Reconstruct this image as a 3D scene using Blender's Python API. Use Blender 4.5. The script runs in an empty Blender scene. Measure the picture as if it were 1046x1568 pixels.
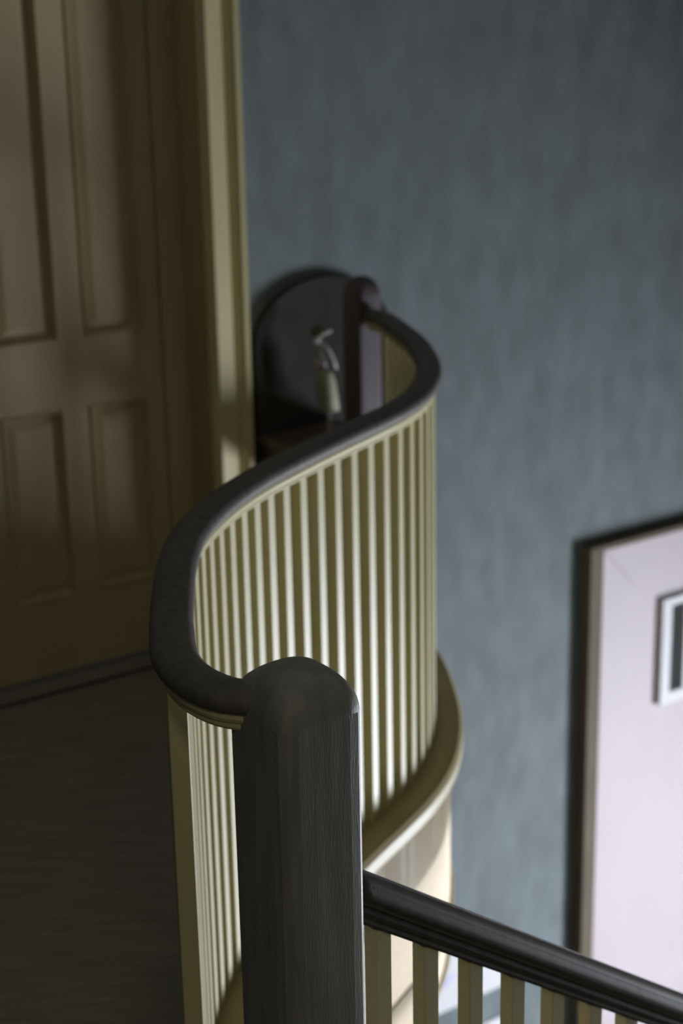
import bpy, bmesh, math, random
from mathutils import Vector, Matrix

random.seed(7)
C = bpy.context.scene.collection
scn = bpy.context.scene

# ------------------------------------------------------------------ camera
EYE = 1.85
F = 2470.0
PITCH, ROLL = math.radians(16.6), math.radians(1.15)
fwd = Vector((0, math.cos(PITCH), -math.sin(PITCH)))
rt0 = Vector((1, 0, 0))
up0 = rt0.cross(fwd)
rt = rt0 * math.cos(ROLL) - up0 * math.sin(ROLL)
up = rt.cross(fwd)
cam_data = bpy.data.cameras.new('camera')
cam = bpy.data.objects.new('camera', cam_data)
C.objects.link(cam)
M = Matrix((rt, up, -fwd)).transposed().to_4x4()
M.translation = Vector((0, 0, EYE))
cam.matrix_world = M
cam_data.sensor_fit = 'VERTICAL'
cam_data.sensor_height = 36.0
cam_data.lens = F / 1568.0 * 36.0
cam_data.clip_start = 0.05
cam_data.dof.use_dof = True
cam_data.dof.focus_distance = 1.93
cam_data.dof.aperture_fstop = 4.2
scn.camera = cam

scn.view_settings.view_transform = 'Standard'
scn.view_settings.look = 'None'
scn.view_settings.gamma = 1.0
scn.view_settings.exposure = 0.0
scn.view_settings.use_curve_mapping = False
scn.cycles.max_bounces = 8
scn.cycles.diffuse_bounces = 5

# wall frame: u runs along the back wall (away to the right), v out of it into the room
Q = Vector((-0.7398, 4.4689, 0.0))
U = Vector((0.81248, 0.58299, 0.0))
N = Vector((0.58299, -0.81248, 0.0))
ULEFT, URIGHT, VFRONT = -3.4, 3.9, 5.6
ZCEIL, ZLOW = 3.1, -2.9

def W(u, v, z):
    return Q + U * u + N * v + Vector((0, 0, z))

# ------------------------------------------------------------------ light
world = bpy.data.worlds.new('daylight')
scn.world = world
world.use_nodes = True
world.node_tree.nodes['Background'].inputs[0].default_value = (0.62, 0.78, 1.0, 1)
world.node_tree.nodes['Background'].inputs[1].default_value = 0.3

def area(name, loc, direction, sx, sy, power, color):
    d = bpy.data.lights.new(name, 'AREA')
    d.shape = 'RECTANGLE'
    d.size, d.size_y = sx, sy
    d.energy = power
    d.color = color
    o = bpy.data.objects.new(name, d)
    C.objects.link(o)
    o.location = loc
    o.rotation_euler = direction.to_track_quat('-Z', 'Y').to_euler()
    return o

WIN_V, WIN_W, WIN_Z0, WIN_Z1 = 2.3, 1.4, -2.7, -0.7
area('window_daylight', W(URIGHT + 0.22, WIN_V, -1.7), (-U + Vector((0, 0, -0.12))), 1.4, 2.0, 430, (0.78, 0.83, 0.90))
area('ambient_fill_light', W(-2.1, 4.9, ZCEIL - 0.12), Vector((0, 0, -1)), 0.5, 0.5, 13, (1.0, 0.90, 0.62))  # added dim fill for ambient light, not a known lamp

# ------------------------------------------------------------------ materials
def mat(name, color, rough=0.6, var=0.12, scale=8.0, stretch=(1, 1, 1), bump=0.0, bscale=200.0, color2=None, coat=0.0, spec=0.5, detail=4.0):
    m = bpy.data.materials.new(name)
    m.use_nodes = True
    nt = m.node_tree
    b = nt.nodes['Principled BSDF']
    tc = nt.nodes.new('ShaderNodeTexCoord')
    mp = nt.nodes.new('ShaderNodeMapping')
    mp.inputs['Scale'].default_value = stretch
    nt.links.new(tc.outputs['Object'], mp.inputs[0])
    nz = nt.nodes.new('ShaderNodeTexNoise')
    nz.inputs['Scale'].default_value = scale
    nz.inputs['Detail'].default_value = detail
    nt.links.new(mp.outputs[0], nz.inputs['Vector'])
    cr = nt.nodes.new('ShaderNodeValToRGB')
    cr.color_ramp.elements[0].position = 0.3
    cr.color_ramp.elements[1].position = 0.7
    c1 = tuple(x * (1 - var) for x in color)
    c2 = color2 or tuple(min(1, x * (1 + var)) for x in color)
    cr.color_ramp.elements[0].color = (*c1, 1)
    cr.color_ramp.elements[1].color = (*c2, 1)
    nt.links.new(nz.outputs[0], cr.inputs[0])
    nt.links.new(cr.outputs[0], b.inputs['Base Color'])
    b.inputs['Roughness'].default_value = rough
    b.inputs['Specular IOR Level'].default_value = spec
    b.inputs['Coat Weight'].default_value = coat
    b.inputs['Coat Roughness'].default_value = 0.15
    if bump:
        n2 = nt.nodes.new('ShaderNodeTexNoise')
        n2.inputs['Scale'].default_value = bscale
        n2.inputs['Detail'].default_value = 3
        nt.links.new(mp.outputs[0], n2.inputs['Vector'])
        bp = nt.nodes.new('ShaderNodeBump')
        bp.inputs['Strength'].default_value = bump
        bp.inputs['Distance'].default_value = 0.002
        nt.links.new(n2.outputs[0], bp.inputs['Height'])
        nt.links.new(bp.outputs[0], b.inputs['Normal'])
    return m

MAT = dict(
    wallpaper=mat('blue_wallpaper', (0.152, 0.180, 0.190), 0.85, 0.17, 11.0, (1, 1, 0.6), 0.5, 160, detail=8),
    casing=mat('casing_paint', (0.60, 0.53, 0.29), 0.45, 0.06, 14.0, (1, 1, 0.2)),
    plaster=mat('cream_plaster', (0.85, 0.70, 0.52), 0.8, 0.05, 5.0),
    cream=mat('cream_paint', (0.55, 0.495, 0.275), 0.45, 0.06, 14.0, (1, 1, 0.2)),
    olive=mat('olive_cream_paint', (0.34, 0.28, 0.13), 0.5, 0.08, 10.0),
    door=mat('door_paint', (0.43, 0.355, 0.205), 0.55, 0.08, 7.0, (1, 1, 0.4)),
    wood=mat('dark_stained_wood', (0.12, 0.110, 0.104), 0.55, 0.22, 10.0, (6, 6, 0.8), 0.25, 90, coat=0.0, spec=0.2),
    railgloss=mat('polished_rail_wood', (0.060, 0.052, 0.042), 0.5, 0.25, 12.0, (6, 6, 0.8), 0.15, 90, coat=0.35, spec=0.14),
    dimwall=mat('grey_green_paint', (0.10, 0.11, 0.10), 0.85, 0.06, 4.0),
    newel=mat('dark_newel_wood', (0.22, 0.215, 0.21), 0.5, 0.2, 10.0, (6, 6, 0.5), 0.25, 90),
    farnewel=mat('plum_tinted_wood', (0.085, 0.065, 0.075), 0.5, 0.15, 10.0, (6, 6, 0.5)),
    floor=mat('dark_floorboards', (0.26, 0.235, 0.215), 0.55, 0.2, 6.0, (1, 8, 1)),
    frame=mat('brown_frame_wood', (0.11, 0.085, 0.055), 0.8, 0.15, 12.0, (1, 1, 0.4)),
    white=mat('pinkish_white_paint', (0.48, 0.42, 0.45), 0.6, 0.02, 4.0),
    paper=mat('white_paper', (0.66, 0.66, 0.69), 0.7, 0.01, 4.0),
    slat=mat('charcoal_slats', (0.055, 0.050, 0.060), 0.5, 0.1, 9.0),
    slatback=mat('dark_backing', (0.022, 0.021, 0.026), 0.8, 0.1, 9.0),
    tread=mat('worn_tread_wood', (0.09, 0.07, 0.05), 0.5, 0.15, 8.0),
    table=mat('reddish_dark_wood', (0.12, 0.080, 0.068), 0.45, 0.2, 8.0, (1, 6, 1)),
    darkpic=mat('dark_canvas', (0.050, 0.050, 0.044), 1.0, 0.2, 5.0, spec=0.05),
    darkframe=mat('blackened_frame', (0.050, 0.050, 0.044), 1.0, 0.15, 9.0, spec=0.05),
    vase=mat('grey_green_glaze', (0.34, 0.33, 0.24), 0.55, 0.12, 30.0),
    stem=mat('pale_blue_glaze', (0.75, 0.85, 0.92), 0.25, 0.04, 30.0),
    foot=mat('pink_glaze', (0.52, 0.34, 0.34), 0.4, 0.05, 30.0),
    petal=mat('white_petal', (0.62, 0.60, 0.60), 0.6, 0.06, 30.0),
    tan=mat('tan_bud', (0.46, 0.33, 0.26), 0.6, 0.1, 30.0),
    leaf=mat('olive_leaf', (0.10, 0.105, 0.03), 0.6, 0.15, 30.0),
    violet=mat('violet_ink', (0.50, 0.48, 0.82), 0.7, 0.1, 60.0),
    brass=mat('dull_brass', (0.20, 0.15, 0.07), 0.35, 0.05, 10.0),
    ceiling=mat('ceiling_paint', (0.30, 0.29, 0.25), 0.9, 0.03, 4.0),
    shade=mat('fill_lamp_glass', (0.8, 0.76, 0.66), 0.5, 0.02, 4.0),
)

# ------------------------------------------------------------------ mesh helpers
def obj(name, bm, m, parent=None, smooth=False, bevel=0.0):
    me = bpy.data.meshes.new(name)
    bmesh.ops.recalc_face_normals(bm, faces=bm.faces)
    bm.to_mesh(me)
    bm.free()
    me.materials.append(MAT[m])
    if smooth:
        for p in me.polygons:
            p.use_smooth = True
    o = bpy.data.objects.new(name, me)
    C.objects.link(o)
    if parent:
        o.parent = parent
        o.matrix_parent_inverse = parent.matrix_basis.inverted()
    if bevel:
        b = o.modifiers.new('bevel', 'BEVEL')
        b.width = bevel
        b.segments = 2
        b.limit_method = 'ANGLE'
    return o

def thing(name, label, cat, loc=(0, 0, 0), group=None):
    o = bpy.data.objects.new(name, None)
    C.objects.link(o)
    o.empty_display_size = 0.1
    o.location = loc
    o['label'] = label
    o['category'] = cat
    if group:
        o['group'] = group
    return o

def tag(o, label, cat, group=None):
    o['label'] = label
    o['category'] = cat
    if group:
        o['group'] = group
    return o

def struct(name, bm, m, parent=None, **k):
    o = obj(name, bm, m, parent, **k)
    if parent is None:
        o['kind'] = 'structure'
    return o

def hexa(bm, p):
    """box from 8 points: bottom ring of 4, top ring of 4"""
    v = [bm.verts.new(q) for q in p]
    for f in ((0, 1, 2, 3), (7, 6, 5, 4), (0, 4, 5, 1), (1, 5, 6, 2), (2, 6, 7, 3), (3, 7, 4, 0)):
        bm.faces.new([v[i] for i in f])

def wbox(bm, u0, u1, v0, v1, z0, z1):
    """box in wall coordinates"""
    hexa(bm, [W(u0, v0, z0), W(u1, v0, z0), W(u1, v1, z0), W(u0, v1, z0),
              W(u0, v0, z1), W(u1, v0, z1), W(u1, v1, z1), W(u0, v1, z1)])

def wb(*a):
    bm = bmesh.new()
    wbox(bm, *a)
    return bm

def sweep(bm, path, profile, plumb=True, caps=True):
    """path: 3D points; profile: closed list of (offset to the right, height)"""
    rings = []
    n = len(path)
    for i, p in enumerate(path):
        t = path[min(i + 1, n - 1)] - path[max(i - 1, 0)]
        r = Vector((t.y, -t.x, 0)).normalized()
        rings.append([bm.verts.new(p + r * a + Vector((0, 0, h))) for a, h in profile])
    k = len(profile)
    for i in range(n - 1):
        for j in range(k):
            bm.faces.new((rings[i][j], rings[i][(j + 1) % k], rings[i + 1][(j + 1) % k], rings[i + 1][j]))
    if caps:
        bm.faces.new(rings[0])
        bm.faces.new(rings[-1][::-1])

def prism(bm, poly, z0, z1):
    a = [bm.verts.new((x, y, z0)) for x, y in poly]
    b = [bm.verts.new((x, y, z1)) for x, y in poly]
    n = len(poly)
    bm.faces.new(a[::-1])
    bm.faces.new(b)
    for i in range(n):
        bm.faces.new((a[i], a[(i + 1) % n], b[(i + 1) % n], b[i]))

def lathe(bm, c, prof, seg=24, shear=(0, 0)):
    rings = []
    z0 = prof[0][1]
    for r, z in prof:
        rings.append([bm.verts.new((c[0] + r * math.cos(2 * math.pi * k / seg) + shear[0] * (z - z0),
                                    c[1] + r * math.sin(2 * math.pi * k / seg) + shear[1] * (z - z0), z)) for k in range(seg)])
    for i in range(len(rings) - 1):
        for k in range(seg):
            bm.faces.new((rings[i][k], rings[i][(k + 1) % seg], rings[i + 1][(k + 1) % seg], rings[i + 1][k]))
    bm.faces.new(rings[0][::-1])
    bm.faces.new(rings[-1])

def tube(bm, pts, rad, seg=8):
    rings = []
    n = len(pts)
    for i, p in enumerate(pts):
        t = (pts[min(i + 1, n - 1)] - pts[max(i - 1, 0)]).normalized()
        a = t.cross(Vector((0.3, 0.5, 0.8))).normalized()
        b = t.cross(a)
        r = rad[i] if isinstance(rad, (list, tuple)) else rad
        rings.append([bm.verts.new(p + a * r * math.cos(2 * math.pi * k / seg) + b * r * math.sin(2 * math.pi * k / seg)) for k in range(seg)])
    for i in range(n - 1):
        for k in range(seg):
            bm.faces.new((rings[i][k], rings[i][(k + 1) % seg], rings[i + 1][(k + 1) % seg], rings[i + 1][k]))
    bm.faces.new(rings[0][::-1])
    bm.faces.new(rings[-1])

# ------------------------------------------------------------------ curve of the landing edge (plan)
PTS = [(-.075, 1.825), (-.152, 1.845), (-.213, 1.935), (-.236, 2.075), (-.247, 2.215), (-.253, 2.338), (-.250, 2.475), (-.229, 2.605),
       (-.194, 2.732), (-.144, 2.86), (-.075, 3.0), (0, 3.142), (.064, 3.257), (.125, 3.377), (.175, 3.515), (.204, 3.66),
       (.216, 3.79), (.215, 3.95), (.2, 4.15), (.17, 4.33), (.135, 4.5), (.10, 4.575)]

def catmull(P, n=6):
    P = [Vector(p) for p in P]
    P = [2 * P[0] - P[1]] + P + [2 * P[-1] - P[-2]]
    o = []
    for i in range(1, len(P) - 2):
        a, b, c, d = P[i - 1:i + 3]
        for k in range(n):
            t = k / n
            o.append(.5 * ((2 * b) + (c - a) * t + (2 * a - 5 * b + 4 * c - d) * t * t + (3 * b - a - 3 * c + d) * t ** 3))
    o.append(P[-2])
    return o

CUR = catmull(PTS)
LEN = [0.0]
for a, b in zip(CUR, CUR[1:]):
    LEN.append(LEN[-1] + (b - a).length)

def at_len(s):
    for i in range(len(CUR) - 1):
        if LEN[i + 1] >= s:
            k = (s - LEN[i]) / (LEN[i + 1] - LEN[i])
            return CUR[i].lerp(CUR[i + 1], k), (CUR[min(i + 2, len(CUR) - 1)] - CUR[max(i - 1, 0)]).normalized()
    return CUR[-1], (CUR[-1] - CUR[-2]).normalized()

def lift(z, pts=None):
    return [Vector((p.x, p.y, z)) for p in (pts or CUR)]

# straight continuation of the landing edge from the far newel to the wall
FAR_NEWEL = Vector((0.070, 4.62))
NEAR_NEWEL = Vector((-0.062, 1.83))
end_wall = FAR_NEWEL - Vector((N.x, N.y)) * ((FAR_NEWEL - Vector((Q.x, Q.y))).dot(Vector((N.x, N.y))) + 0.02)
EDGE = CUR + [FAR_NEWEL * 0.5 + end_wall * 0.5, end_wall]
EDGE_START = [NEAR_NEWEL + Vector((0.0, -0.005))] + EDGE[3:]

# ------------------------------------------------------------------ setting
DV, DU0, DU1, DZ = -0.12, -0.62, 0.345, 2.25       # door plane, door left / right, door head
JU0, JU1 = DU0 - 0.03, 0.430                        # opening in the wall
bm = bmesh.new()
wbox(bm, JU1, URIGHT + 0.2, -0.25, 0, ZLOW, ZCEIL)
wbox(bm, ULEFT - 0.2, JU0, -0.25, 0, ZLOW, ZCEIL)
wbox(bm, JU0, JU1, -0.25, 0, DZ + 0.03, ZCEIL)
wbox(bm, JU0, JU1, -0.25, 0, ZLOW, -0.001)
struct('wall_back', bm, 'wallpaper')
struct('wall_left', wb(ULEFT - 0.2, ULEFT, 0, VFRONT, ZLOW, ZCEIL), 'dimwall')
struct('wall_front', wb(ULEFT - 0.2, URIGHT + 0.2, VFRONT, VFRONT + 0.2, ZLOW, ZCEIL), 'dimwall')
bm = bmesh.new()
wv0, wv1 = WIN_V - WIN_W / 2, WIN_V + WIN_W / 2
wbox(bm, URIGHT, URIGHT + 0.2, 0, wv0, ZLOW, ZCEIL)
wbox(bm, URIGHT, URIGHT + 0.2, wv1, VFRONT, ZLOW, ZCEIL)
wbox(bm, URIGHT, URIGHT + 0.2, wv0, wv1, ZLOW, WIN_Z0)
wbox(bm, URIGHT, URIGHT + 0.2, wv0, wv1, WIN_Z1, ZCEIL)
struct('wall_right', bm, 'dimwall')
struct('ceiling', wb(ULEFT - 0.2, URIGHT + 0.2, -0.25, VFRONT + 0.2, ZCEIL, ZCEIL + 0.15), 'ceiling')
struct('floor_lower', wb(ULEFT - 0.2, URIGHT + 0.2, -0.25, VFRONT + 0.2, ZLOW - 0.15, ZLOW), 'floor')

# stair window on the right wall
win = bpy.data.objects.new('window_1', None)
C.objects.link(win)
win.location = W(URIGHT + 0.1, WIN_V, WIN_Z0)
win['kind'] = 'structure'
bm = bmesh.new()
t = 0.05
wbox(bm, URIGHT + 0.03, URIGHT + 0.12, wv0, wv0 + t, WIN_Z0, WIN_Z1)
wbox(bm, URIGHT + 0.03, URIGHT + 0.12, wv1 - t, wv1, WIN_Z0, WIN_Z1)
wbox(bm, URIGHT + 0.03, URIGHT + 0.12, wv0 + t, wv1 - t, WIN_Z0, WIN_Z0 + t)
wbox(bm, URIGHT + 0.03, URIGHT + 0.12, wv0 + t, wv1 - t, WIN_Z1 - t, WIN_Z1)
obj('window_frame', bm, 'white', win)
for k in (1, 2):
    zz = WIN_Z0 + (WIN_Z1 - WIN_Z0) * k / 3
    obj('glazing_bar', wb(URIGHT + 0.06, URIGHT + 0.09, wv0 + t, wv1 - t, zz - 0.012, zz + 0.012), 'white', win)
obj('glazing_bar', wb(URIGHT + 0.058, URIGHT + 0.092, WIN_V - 0.012, WIN_V + 0.012, WIN_Z0 + t, WIN_Z1 - t), 'white', win)

# invented ceiling fixture for the added ambient fill, unseen behind the camera
lamp = thing('added_fill_lamp', 'invented round opal fixture for the added fill light, unseen behind the camera', 'lamp', W(-2.1, 4.9, ZCEIL))
bm = bmesh.new(); c = W(-2.1, 4.9, 0)
lathe(bm, c, [(0.02, ZCEIL - 0.10), (0.12, ZCEIL - 0.09), (0.17, ZCEIL - 0.05), (0.18, ZCEIL - 0.02)], 32)
obj('fill_lamp_shade', bm, 'shade', lamp, True)
bm = bmesh.new(); lathe(bm, c, [(0.19, ZCEIL - 0.02), (0.19, ZCEIL)], 32)
obj('fill_lamp_plate', bm, 'brass', lamp)

# landing slab: everything to the left of the curved edge and round behind the stair head
SD = Vector((0.7804, 0.6253))                      # plan direction of the flight going down
SN = Vector((SD.y, -SD.x))                         # towards the camera side of the flight
def xy(v): return (v.x, v.y)
inner = []
for i, p in enumerate(EDGE_START):
    t = EDGE_START[min(i + 1, len(EDGE_START) - 1)] - EDGE_START[max(i - 1, 0)]
    r = Vector((t.y, -t.x)).normalized()
    inner.append(p - r * 0.035)
head = NEAR_NEWEL + SD * 0.05
far_head = head + SN * 1.0
U2, N2, Q2 = Vector((U.x, U.y)), Vector((N.x, N.y)), Vector((Q.x, Q.y))
def W2(u, v): return Q2 + U2 * u + N2 * v
bm = bmesh.new()
def vof(p): return (p - Q2).dot(N2)
chain = [p for p in inner]
for a, b in zip(chain, chain[1:]):
    la, lb = W2(ULEFT, vof(a)), W2(ULEFT, vof(b))
    hexa(bm, [Vector((*xy(q), z)) for z in (-0.05, 0.0) for q in (a, b, lb, la)])
v0 = vof(chain[0])
prism(bm, [xy(chain[0]), xy(W2(ULEFT, v0)), xy(W2(ULEFT, VFRONT)), xy(W2(2.2, VFRONT)), xy(far_head), xy(head)], -0.05, 0.0)
wbox(bm, JU0, JU1, -0.2, 0.0, -0.05, 0.0)
struct('floor', bm, 'floor')

# curved closed string round the well: cap, bead, drum, lower band
CAPZ = 0.175
bm = bmesh.new()
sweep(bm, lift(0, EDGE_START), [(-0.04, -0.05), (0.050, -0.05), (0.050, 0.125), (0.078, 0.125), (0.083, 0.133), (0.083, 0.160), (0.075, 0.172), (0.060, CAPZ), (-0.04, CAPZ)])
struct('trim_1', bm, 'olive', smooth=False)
bm = bmesh.new()
sweep(bm, lift(0, EDGE_START), [(0.050, 0.108), (0.066, 0.112), (0.073, 0.118), (0.073, 0.125), (0.050, 0.125)])
struct('trim_2', bm, 'plaster')
bm = bmesh.new()
sweep(bm, lift(0, EDGE_START), [(0.02, -0.29), (0.050, -0.29), (0.050, 0.100), (0.02, 0.100)])
struct('wall_drum', bm, 'plaster', smooth=True)
bm = bmesh.new()
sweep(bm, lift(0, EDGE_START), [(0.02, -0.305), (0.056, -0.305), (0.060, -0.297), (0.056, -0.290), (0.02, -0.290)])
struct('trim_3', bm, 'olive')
bm = bmesh.new()
sweep(bm, lift(0, EDGE_START), [(0.0, -0.42), (0.046, -0.42), (0.046, -0.305), (0.0, -0.305)])
struct('wall_drum_lower', bm, 'plaster', smooth=True)
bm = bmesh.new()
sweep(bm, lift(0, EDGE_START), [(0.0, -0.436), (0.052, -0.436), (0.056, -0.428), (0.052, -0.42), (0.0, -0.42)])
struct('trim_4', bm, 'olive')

# ------------------------------------------------------------------ panelled door on the left
door = bpy.data.objects.new('door_1', None)
C.objects.link(door)
door.location = W(DU1, DV, 0.012)
door['kind'] = 'structure'
def panelled(u0, u1, z0, z1, name='door_panel'):
    bm = bmesh.new()
    m = 0.016
    vs, vd = DV - 0.004, DV - 0.020
    def ring(mm, v):
        return [bm.verts.new(W(a, v, b)) for a, b in ((u0 + mm, z0 + mm), (u1 - mm, z0 + mm), (u1 - mm, z1 - mm), (u0 + mm, z1 - mm))]
    r = [ring(0, DV - 0.03), ring(0, DV + 0.003), ring(0.004, DV + 0.005), ring(m, vd), ring(m + 0.004, vd), ring(m + 0.030, vs - 0.008), ]
    for a, b in zip(r, r[1:]):
        for k in range(4):
            bm.faces.new((a[k], a[(k + 1) % 4], b[(k + 1) % 4], b[k]))
    bm.faces.new(r[-1])
    return obj(name, bm, 'door', door)
pu = [(DU0 + 0.11, -0.21), (-0.185, 0.012), (0.095, 0.288)]
pz = [(0.245, 0.812), (1.015, 2.12)]
bm = bmesh.new()
wbox(bm, DU0, -0.185 + 0, DV - 0.045, DV, 0.812, 1.015)
wbox(bm, -0.185, DU1, DV - 0.045, DV, 0.812, 1.015)
wbox(bm, DU0, DU1, DV - 0.045, DV, 0.012, 0.245)
wbox(bm, DU0, DU1, DV - 0.045, DV, 2.12, DZ)
for a, b in ((DU0, -0.46), (-0.235 + 0.05 - 0.07, -0.185), (0.012, 0.095), (0.288, DU1)):
    for z0, z1 in pz:
        wbox(bm, a, b, DV - 0.045, DV, z0, z1)
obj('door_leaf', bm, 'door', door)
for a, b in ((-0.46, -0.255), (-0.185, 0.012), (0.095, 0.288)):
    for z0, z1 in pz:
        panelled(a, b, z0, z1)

# door lining and moulded casing
bm = bmesh.new()
wbox(bm, DU1 + 0.003, JU1 + 0.001, -0.2, DV + 0.008, 0.0, DZ + 0.03)
wbox(bm, JU1 - 0.001, JU1 + 0.004, DV, 0.0, 0.0, DZ + 0.03)
wbox(bm, DU1 - 0.012, DU1 + 0.003, -0.2, DV - 0.05, 0.0, DZ + 0.03)
wbox(bm, JU0, DU0 - 0.003, -0.2, 0.0, 0.0, DZ + 0.03)
wbox(bm, DU0 - 0.003, DU1 + 0.003, -0.2, 0.0, DZ + 0.003, DZ + 0.03)
wbox(bm, DU0 - 0.003, DU1 + 0.003, -0.2, DV - 0.05, 0.0, 0.01)
struct('trim_5', bm, 'door')
def casing(bm, prof, z0, z1):
    a = [bm.verts.new(W(u, v, z0)) for u, v in prof]
    b = [bm.verts.new(W(u, v, z1)) for u, v in prof]
    n = len(prof)
    bm.faces.new(a); bm.faces.new(b[::-1])
    for i in range(n):
        bm.faces.new((a[i], a[(i + 1) % n], b[(i + 1) % n], b[i]))
bm = bmesh.new()
cu = 0.450
casing(bm, [(JU1 + 0.004, 0), (JU1 + 0.004, 0.012), (cu - 0.010, 0.026), (cu, 0.036), (cu + 0.055, 0.034), (cu + 0.062, 0.018), (cu + 0.070, 0.018),
            (cu + 0.076, 0.030), (cu + 0.090, 0.044), (cu + 0.106, 0.046), (cu + 0.110, 0.030), (cu + 0.118, 0.0)], 0.0, DZ + 0.2)
struct('trim_6', bm, 'casing')
bm = bmesh.new()
wbox(bm, JU0 - 0.15, JU1 + 0.15, 0.0, 0.04, DZ + 0.2, DZ + 0.36)
wbox(bm, JU0 - 0.15, JU0 + 0.004, 0.0, 0.036, 0.0, DZ + 0.2)
struct('trim_7', bm, 'casing')
struct('baseboard_back', wb(cu + 0.12, 0.66, 0.0, 0.02, 0.0, 0.16), 'door')
struct('baseboard_left', wb(ULEFT, ULEFT + 0.02, 0.0, VFRONT, 0.0, 0.16), 'door')

# ------------------------------------------------------------------ newel posts
def newel(name, label, c, z0, z1, dome, s, mt, rot=0.0):
    root = thing(name, label, 'newel post', (c.x, c.y, z0))
    ang = math.atan2(U.y, U.x) + rot
    ca, sa = math.cos(ang), math.sin(ang)
    def sq(h, z, bm, e=9.0, n=40):
        out = []
        for k in range(n):
            t = 2 * math.pi * (k + 0.5) / n
            a, b = math.cos(t), math.sin(t)
            r = (abs(a) ** e + abs(b) ** e) ** (-1 / e)
            a, b = a * r * h, b * r * h
            out.append(bm.verts.new((c.x + a * ca - b * sa, c.y + a * sa + b * ca, z)))
        return out
    def stack(rings, bm):
        n = len(rings[0])
        for a, b in zip(rings, rings[1:]):
            for k in range(n):
                bm.faces.new((a[k], a[(k + 1) % n], b[(k + 1) % n], b[k]))
    bm = bmesh.new()
    r = [sq(s / 2, z0, bm), sq(s / 2, z1 - dome, bm)]
    stack(r, bm)
    bm.faces.new(r[0][::-1])
    obj('shaft', bm, mt, root)
    bm = bmesh.new()
    rings = []
    for i in range(15):
        t = i / 14
        h = math.cos(t * math.pi / 2) ** 0.75
        rings.append(sq(max(s / 2 * h, 0.002), z1 - dome + dome * math.sin(t * math.pi / 2), bm, 9.0 - 6.8 * min(1, t * 1.3)))
    stack(rings, bm)
    bm.faces.new(rings[-1])
    obj('domed_cap', bm, mt, root, smooth=True)
    return root
newel('newel_post', 'broad dark newel post with a domed top in the foreground, joining both handrails', NEAR_NEWEL, 0.0, 1.114, 0.058, 0.124, 'newel')
newel('newel_post', 'distant dark newel post with a domed top at the far end of the curved handrail', FAR_NEWEL, 0.0, 1.178, 0.06, 0.086, 'farnewel')

# ------------------------------------------------------------------ curved landing balustrade
SB = 0.0265
RTOP = 1.085
cb = thing('curved_balustrade', 'S-curved landing balustrade with dark handrail and pale square balusters behind the foreground newel', 'balustrade', (0.0, 3.14, CAPZ))
def rail_profile(k=1.0, top=0.0):
    r = [(-0.020, -0.030), (-0.026, -0.028), (-0.031, -0.018), (-0.030, -0.008), (-0.022, -0.001), (-0.010, 0.003), (0.0, 0.004)]
    r = r + [(-a, b) for a, b in r[-2::-1]]
    return [(a, b * k + top) for a, b in r]
bm = bmesh.new()
sweep(bm, lift(RTOP), rail_profile())
obj('handrail', bm, 'wood', cb, smooth=True)
bm = bmesh.new()
FIL = [(-0.0145, -0.054), (-0.017, -0.050), (-0.0165, -0.045), (-0.020, -0.042), (-0.022, -0.037), (-0.020, -0.030),
       (0.020, -0.030), (0.022, -0.037), (0.020, -0.042), (0.0165, -0.045), (0.017, -0.050), (0.0145, -0.054)]
sweep(bm, lift(RTOP), FIL)
o = obj('rail_fillet', bm, 'cream', cb, smooth=False)
o['label'] = 'pale moulded strip under the dark handrail'

def square_bar(me_name, s, h):
    bm = bmesh.new()
    bmesh.ops.create_cube(bm, size=1)
    for v in bm.verts:
        v.co.x *= s; v.co.y *= s; v.co.z = (v.co.z + 0.5) * h
    bmesh.ops.bevel(bm, geom=[e for e in bm.edges if abs(e.verts[0].co.z - e.verts[1].co.z) > h / 2], offset=0.0012, segments=1, affect='EDGES')
    me = bpy.data.meshes.new(me_name)
    bm.to_mesh(me); bm.free()
    me.materials.append(MAT['cream'])
    return me
bar = square_bar('baluster', SB, RTOP - 0.054 - CAPZ)
S = [0.85, 0.908, 0.965, 1.024, 1.082, 1.141, 1.204, 1.272, 1.343, 1.415, 1.487, 1.558, 1.629, 1.700, 1.771, 1.842]
S = [0.85 - 0.056 * k for k in range(11, 0, -1)] + S
while S[-1] + 0.071 < LEN[-1] - 0.08:
    S.append(S[-1] + 0.071)
for s in S:
    p, t = at_len(s)
    o = bpy.data.objects.new('baluster', bar)
    C.objects.link(o)
    o.parent = cb
    o.matrix_parent_inverse = cb.matrix_basis.inverted()
    o.location = (p.x, p.y, CAPZ)
    o.rotation_euler = (0, 0, math.atan2(t.y, t.x))

# ------------------------------------------------------------------ near flight going down to the right
SL = -0.703                                        # fall per metre of plan
sb = thing('stair_balustrade', 'straight stair balustrade descending to the lower right with dark moulded handrail', 'balustrade', (NEAR_NEWEL.x, NEAR_NEWEL.y, 0))
RZ0 = 0.862                                        # rail top above the newel centre
def flight(s, z): return Vector((NEAR_NEWEL.x + SD.x * s, NEAR_NEWEL.y + SD.y * s, z + SL * s))
path = [flight(0.045 + 0.05 * i, RZ0) for i in range(40)]
kk = 1.22
NR = [(-0.020, -0.036), (-0.026, -0.034), (-0.032, -0.025), (-0.0325, -0.016), (-0.028, -0.011), (-0.0275, -0.008), (-0.025, -0.003), (-0.014, 0.003), (0.0, 0.005)]
NR = NR + [(-a, b) for a, b in NR[-2::-1]]
bm = bmesh.new()
sweep(bm, path, [(a, b * kk) for a, b in NR])
obj('handrail', bm, 'railgloss', sb, smooth=True)
bm = bmesh.new()
sweep(bm, path, [(a * 1.05, (b - 0.006) * kk) for a, b in FIL])
o = obj('rail_fillet', bm, 'railgloss', sb)
bar2 = square_bar('stair_baluster', SB, 1.0)
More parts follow.
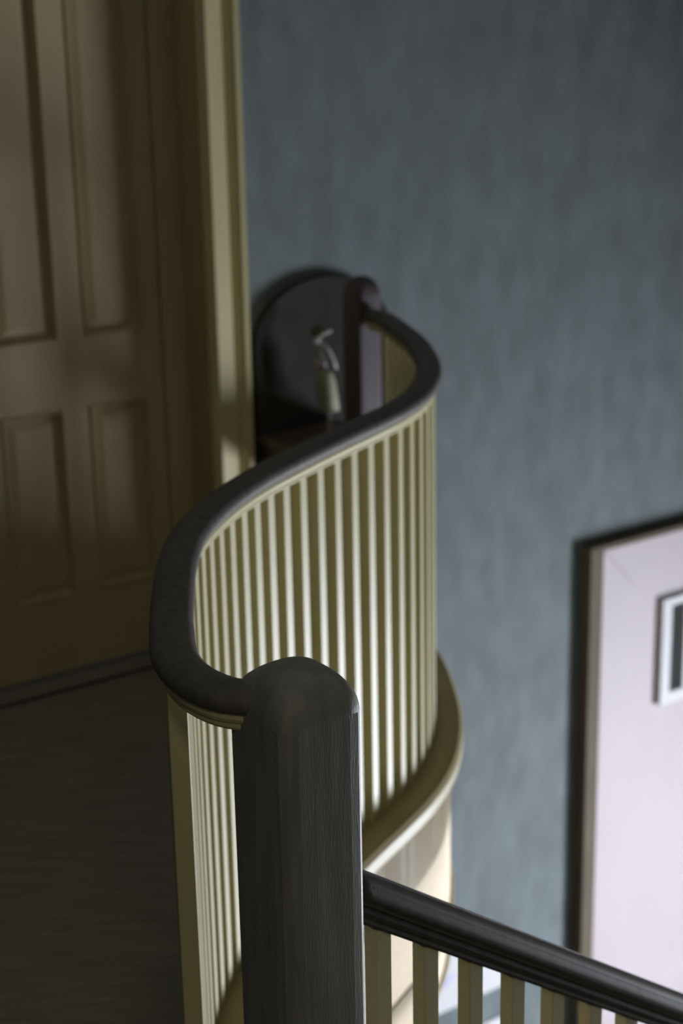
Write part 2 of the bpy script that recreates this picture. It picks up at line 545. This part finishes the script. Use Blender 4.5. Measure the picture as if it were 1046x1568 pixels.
for k in range(22):
    s = 0.127 + 0.0855 * k
    o = bpy.data.objects.new('baluster', bar2)
    C.objects.link(o)
    o.parent = sb
    o.matrix_parent_inverse = sb.matrix_basis.inverted()
    bot = flight(s, 0.02).z
    top = flight(s, RZ0 - 0.055 * kk).z
    o.location = (flight(s, 0).x, flight(s, 0).y, bot)
    o.scale = (1, 1, top - bot)
    o.rotation_euler = (0, 0, math.atan2(SD.y, SD.x))
# string and steps under that flight
bm = bmesh.new()
sweep(bm, [flight(0.06 + 0.05 * i, 0.0) for i in range(40)], [(-0.03, -0.30), (0.03, -0.30), (0.03, 0.022), (-0.03, 0.022)])
struct('trim_8', bm, 'door')
run, rise = 0.25, 0.25 * -SL
for k in range(8):
    a = head + SD * (run * k) + SN * 0.0
    s0, s1, w0, w1 = run * k, run * (k + 1) + 0.025, -0.018, 1.0
    z = -rise * (k + 1)
    pts = [head + SD * s0 + SN * w0, head + SD * s1 + SN * w0, head + SD * s1 + SN * w1, head + SD * s0 + SN * w1]
    pts = [head + SD * s0 + SN * 0.03, head + SD * s1 + SN * 0.03, head + SD * s1 + SN * w1, head + SD * s0 + SN * w1]
    bm = bmesh.new(); prism(bm, [xy(p) for p in pts], z - 0.03, z)
    q = [head + SD * s0 + SN * 0.03, head + SD * (s0 + 0.018) + SN * 0.03, head + SD * (s0 + 0.018) + SN * w1, head + SD * s0 + SN * w1]
    prism(bm, [xy(p) for p in q], z, z + rise - 0.03 if k else z + rise - 0.05)
    struct('trim_%d' % (9 + k), bm, 'tread')

# ------------------------------------------------------------------ tall brown-framed white panel on the blue wall
PU0, PU1, PZ0, PZ1 = 1.988, 3.10, -2.45, 0.026
pic = thing('framed_panel', 'tall pinkish-white panel in a brown frame on the blue wall at the right', 'picture', W((PU0 + PU1) / 2, 0, PZ0))
fw, ft, dep = 0.066, 0.022, 0.055
def miter(bm, p0, p1, q1, q0, v0, v1):
    hexa(bm, [W(p0[0], v0, p0[1]), W(p1[0], v0, p1[1]), W(q1[0], v0, q1[1]), W(q0[0], v0, q0[1]),
              W(p0[0], v1, p0[1]), W(p1[0], v1, p1[1]), W(q1[0], v1, q1[1]), W(q0[0], v1, q0[1])])
def four(u0, u1, z0, z1, wl, wt, v0, v1, name, m, parent, bevel=0.0):
    o = [(u0, z0), (u1, z0), (u1, z1), (u0, z1)]
    i = [(u0 + wl, z0 + wt), (u1 - wl, z0 + wt), (u1 - wl, z1 - wt), (u0 + wl, z1 - wt)]
    for k in range(4):
        bm = bmesh.new()
        miter(bm, o[k], o[(k + 1) % 4], i[(k + 1) % 4], i[k], v0, v1)
        obj(name, bm, m, parent, bevel=bevel)
four(PU0, PU1, PZ0, PZ1, fw, ft, 0.0, dep, 'frame_rail', 'frame', pic, 0.004)
obj('panel_board', wb(PU0 + fw, PU1 - fw, 0.0, 0.046, PZ0 + ft, PZ1 - ft), 'white', pic)
four(PU0 + fw, PU1 - fw, PZ0 + ft, PZ1 - ft, 0.17, 0.17, 0.0462, 0.052, 'mitred_border', 'white', pic, 0.0035)

IU0, IU1, IZ0, IZ1 = 2.365, 2.86, -0.69, -0.255
inner_f = four
for nm in ('x',):
    o4 = [(IU0, IZ0), (IU1, IZ0), (IU1, IZ1), (IU0, IZ1)]
fr = obj('vent_frame', bmesh.new(), 'paper', pic)
bm = bmesh.new()
wbox(bm, IU0, IU0 + 0.048, 0.046, 0.072, IZ0, IZ1)
wbox(bm, IU1 - 0.048, IU1, 0.046, 0.072, IZ0, IZ1)
wbox(bm, IU0 + 0.048, IU1 - 0.048, 0.046, 0.072, IZ0, IZ0 + 0.045)
wbox(bm, IU0 + 0.048, IU1 - 0.048, 0.046, 0.072, IZ1 - 0.030, IZ1)
wbox(bm, IU0 + 0.128, IU0 + 0.158, 0.046, 0.068, IZ0 + 0.045, IZ1 - 0.030)
bmesh.ops.recalc_face_normals(bm, faces=bm.faces)
bm.to_mesh(fr.data); bm.free()
fr['label'] = 'small raised white frame set into the white panel'
obj('vent_backing', wb(IU0 + 0.048, IU1 - 0.048, 0.046, 0.053, IZ0 + 0.045, IZ1 - 0.030), 'slatback', fr)
bm = bmesh.new()
ns = 30
for k in range(ns):
    z = IZ0 + 0.048 + (IZ1 - IZ0 - 0.08) * k / ns
    for a, b in ((IU0 + 0.0485, IU0 + 0.1275), (IU0 + 0.1585, IU1 - 0.0485)):
        hexa(bm, [W(a, 0.054, z + 0.004), W(b, 0.054, z + 0.004), W(b, 0.064, z), W(a, 0.064, z),
                  W(a, 0.054, z + 0.006), W(b, 0.054, z + 0.006), W(b, 0.064, z + 0.002), W(a, 0.064, z + 0.002)])
o = obj('vent_slats', bm, 'slat', fr)
o['kind'] = 'stuff'

# ------------------------------------------------------------------ two white prints low on the blue wall, behind the stair balusters
def sheet(u0, u1, z0, z1, label):
    root = thing('paper_print', label, 'print', W((u0 + u1) / 2, 0, z0), 'paper prints low on the stair wall')
    obj('mount', wb(u0, u1, 0.0, 0.012, z0, z1), 'paper', root)
    return root
p1 = sheet(1.20, 1.62, -1.665, -1.435, 'white paper print with a small violet mark, seen between the stair balusters')
p2 = sheet(1.20, 1.62, -2.25, -1.80, 'plain white paper print below the violet-marked one, at the bottom edge')
bm = bmesh.new()
for du, dz, r in ((0.0, 0.0, 0.015), (0.022, 0.014, 0.012), (0.040, 0.022, 0.009), (-0.012, -0.010, 0.009), (0.012, 0.014, 0.011)):
    cu_, cz_ = 1.328 + du, -1.548 + dz
    ring = [bm.verts.new(W(cu_ + r * (1 + 0.25 * math.sin(3 * a + du * 90)) * math.cos(a), 0.0125 + abs(du) * 0.003, cz_ + r * 0.8 * math.sin(a))) for a in [2 * math.pi * j / 14 for j in range(14)]]
    bm.faces.new(ring)
obj('violet_mark', bm, 'violet', p1)

# ------------------------------------------------------------------ dark corner: arched dark picture, console table, vase and flowers
AU0, AU1, AZ0, AZ1 = 0.585, 1.10, 0.30, 1.13
ap = thing('arched_picture', 'dark arch-topped picture on the wall behind the far newel', 'picture', W(0.84, 0, AZ0))
def arch(bm, g, v0, v1, ring=0.0):
    def outline(g):
        pts = [(AU0 + g, AZ0 + g)]
        cuv, r = (AU0 + AU1) / 2, (AU1 - AU0) / 2 - g
        for j in range(25):
            a = math.pi - math.pi * j / 24
            pts.append((cuv + r * math.cos(a), AZ1 - 0.20 + 0.20 * (r / ((AU1 - AU0) / 2)) * math.sin(a)))
        pts.append((AU1 - g, AZ0 + g))
        return pts
    o = outline(g)
    if ring:
        i = outline(g + ring)
        n = len(o)
        A = [[bm.verts.new(W(a, v, b)) for a, b in q] for q, v in ((o, v0), (o, v1), (i, v1), (i, v0))]
        for x in range(4):
            a, b = A[x], A[(x + 1) % 4]
            for k in range(n):
                bm.faces.new((a[k], a[(k + 1) % n], b[(k + 1) % n], b[k]))
    else:
        a = [bm.verts.new(W(p, v0, q)) for p, q in o]
        b = [bm.verts.new(W(p, v1, q)) for p, q in o]
        bm.faces.new(a); bm.faces.new(b[::-1])
        for k in range(len(o)):
            bm.faces.new((a[k], a[(k + 1) % len(o)], b[(k + 1) % len(o)], b[k]))
bm = bmesh.new(); arch(bm, 0, 0.0, 0.028, 0.035); obj('frame', bm, 'darkframe', ap)
bm = bmesh.new(); arch(bm, 0.03, 0.0, 0.016); obj('canvas', bm, 'darkpic', ap)

TZ = 0.675
ct = thing('console_table', 'dark reddish-brown console table holding the vase, mostly hidden by the handrail', 'table', W(0.68, 0.1, 0))
TU0, TU1, TV0, TV1 = 0.575, 0.88, 0.03, 0.22
obj('tabletop', wb(TU0, TU1, TV0, TV1, TZ - 0.022, TZ), 'table', ct, bevel=0.003)
obj('apron', wb(TU0 + 0.02, TU1 - 0.02, TV0 + 0.015, TV1 - 0.015, TZ - 0.10, TZ - 0.022), 'table', ct)
for a in (TU0 + 0.02, TU1 - 0.05):
    for b in (TV0 + 0.015, TV1 - 0.045):
        bm = bmesh.new()
        hexa(bm, [W(a + 0.006, b + 0.006, 0), W(a + 0.024, b + 0.006, 0), W(a + 0.024, b + 0.024, 0), W(a + 0.006, b + 0.024, 0),
                  W(a, b, TZ - 0.10), W(a + 0.03, b, TZ - 0.10), W(a + 0.03, b + 0.03, TZ - 0.10), W(a, b + 0.03, TZ - 0.10)])
        obj('leg', bm, 'table', ct)

VC = W(0.783, 0.125, 0)
vase = thing('footed_vase', 'pale grey-green vase on a thin pale stem in the dark corner seen over the handrail', 'vase', (VC.x, VC.y, TZ))
bm = bmesh.new(); lathe(bm, VC, [(0.012, TZ), (0.012, TZ + 0.008), (0.006, TZ + 0.020), (0.006, TZ + 0.026)], 20)
obj('foot', bm, 'foot', vase, True)
bm = bmesh.new(); lathe(bm, VC, [(0.006, TZ + 0.026), (0.0055, TZ + 0.062)], 14)
obj('stem', bm, 'stem', vase, True)
bm = bmesh.new()
lathe(bm, VC, [(0.030, TZ + 0.062), (0.032, TZ + 0.066), (0.032, TZ + 0.11), (0.031, TZ + 0.15), (0.026, TZ + 0.178), (0.021, TZ + 0.188)], 28, shear=(-0.11, -0.03))
obj('body', bm, 'vase', vase, True)
VT = Vector((VC.x - 0.010, VC.y - 0.004, TZ + 0.184))
def rel(dx, dz, dy=0.0): return Vector((VT.x + dx, VT.y + dy, VT.z + dz))
bm = bmesh.new()
tube(bm, [rel(0.002, -0.01), rel(0.0, 0.05), rel(-0.02, 0.088), rel(-0.004, 0.083), rel(0.014, 0.058), rel(0.026, 0.030), rel(0.034, 0.008)],
     [0.003, 0.003, 0.005, 0.0075, 0.0075, 0.0065, 0.004], 10)
tag(obj('white_flower_spray', bm, 'petal', None, True), 'white flower spray arching down to the right out of the grey-green vase', 'flower')
bm = bmesh.new()
bmesh.ops.create_icosphere(bm, subdivisions=2, radius=1)
for v in bm.verts:
    v.co = Vector((v.co.x * 0.013, v.co.y * 0.012, v.co.z * 0.011)) + rel(-0.024, 0.096)
tube(bm, [rel(-0.002, -0.01, 0.004), rel(-0.012, 0.05, 0.004), rel(-0.022, 0.09, 0.0)], 0.002, 6)
tube(bm, [rel(-0.022, 0.100), rel(-0.006, 0.115), rel(0.010, 0.122), rel(0.022, 0.126)], [0.003, 0.005, 0.006, 0.003], 8)
tag(obj('white_blossom', bm, 'petal', None, True), 'small round white blossom with an upturned petal, topmost above the vase', 'flower')
bm = bmesh.new()
tube(bm, [rel(-0.006, -0.012), rel(-0.018, 0.008), rel(-0.030, 0.028), rel(-0.040, 0.042)], [0.004, 0.007, 0.009, 0.005], 10)
tag(obj('tan_bud', bm, 'tan', None, True), 'tan bud leaning left out of the mouth of the grey-green vase', 'flower')
lf = thing('leaf_sprig', 'dim yellow-green leaves above the white blossom in the dark corner', 'foliage', rel(0, -0.01, 0.008))
for dx, dz, a in ((-0.045, 0.135, 0.5), (-0.028, 0.150, 1.2), (-0.010, 0.140, 2.2), (-0.035, 0.120, 0.1)):
    bm = bmesh.new()
    b0 = rel(-0.012, 0.10, 0.01)
    tip = rel(dx, dz, 0.008)
    d = (tip - b0); w = Vector((-d.z, 0, d.x)).normalized() * 0.012
    tri = [b0, b0 + d * 0.4 + w, b0 + d * 0.7 + w * 0.9, tip, b0 + d * 0.7 - w * 0.9, b0 + d * 0.4 - w]
    off = Vector((0, 0.0015, 0))
    A = [bm.verts.new(p) for p in tri]; B = [bm.verts.new(p + off) for p in tri]
    bm.faces.new(A); bm.faces.new(B[::-1])
    for k in range(6):
        bm.faces.new((A[k], A[(k + 1) % 6], B[(k + 1) % 6], B[k]))
    obj('leaf', bm, 'leaf', lf)
bm = bmesh.new()
tube(bm, [rel(0.004, -0.012, 0.007), rel(-0.004, 0.05, 0.010), rel(-0.012, 0.102, 0.010)], 0.0018, 6)
obj('stem', bm, 'leaf', lf)
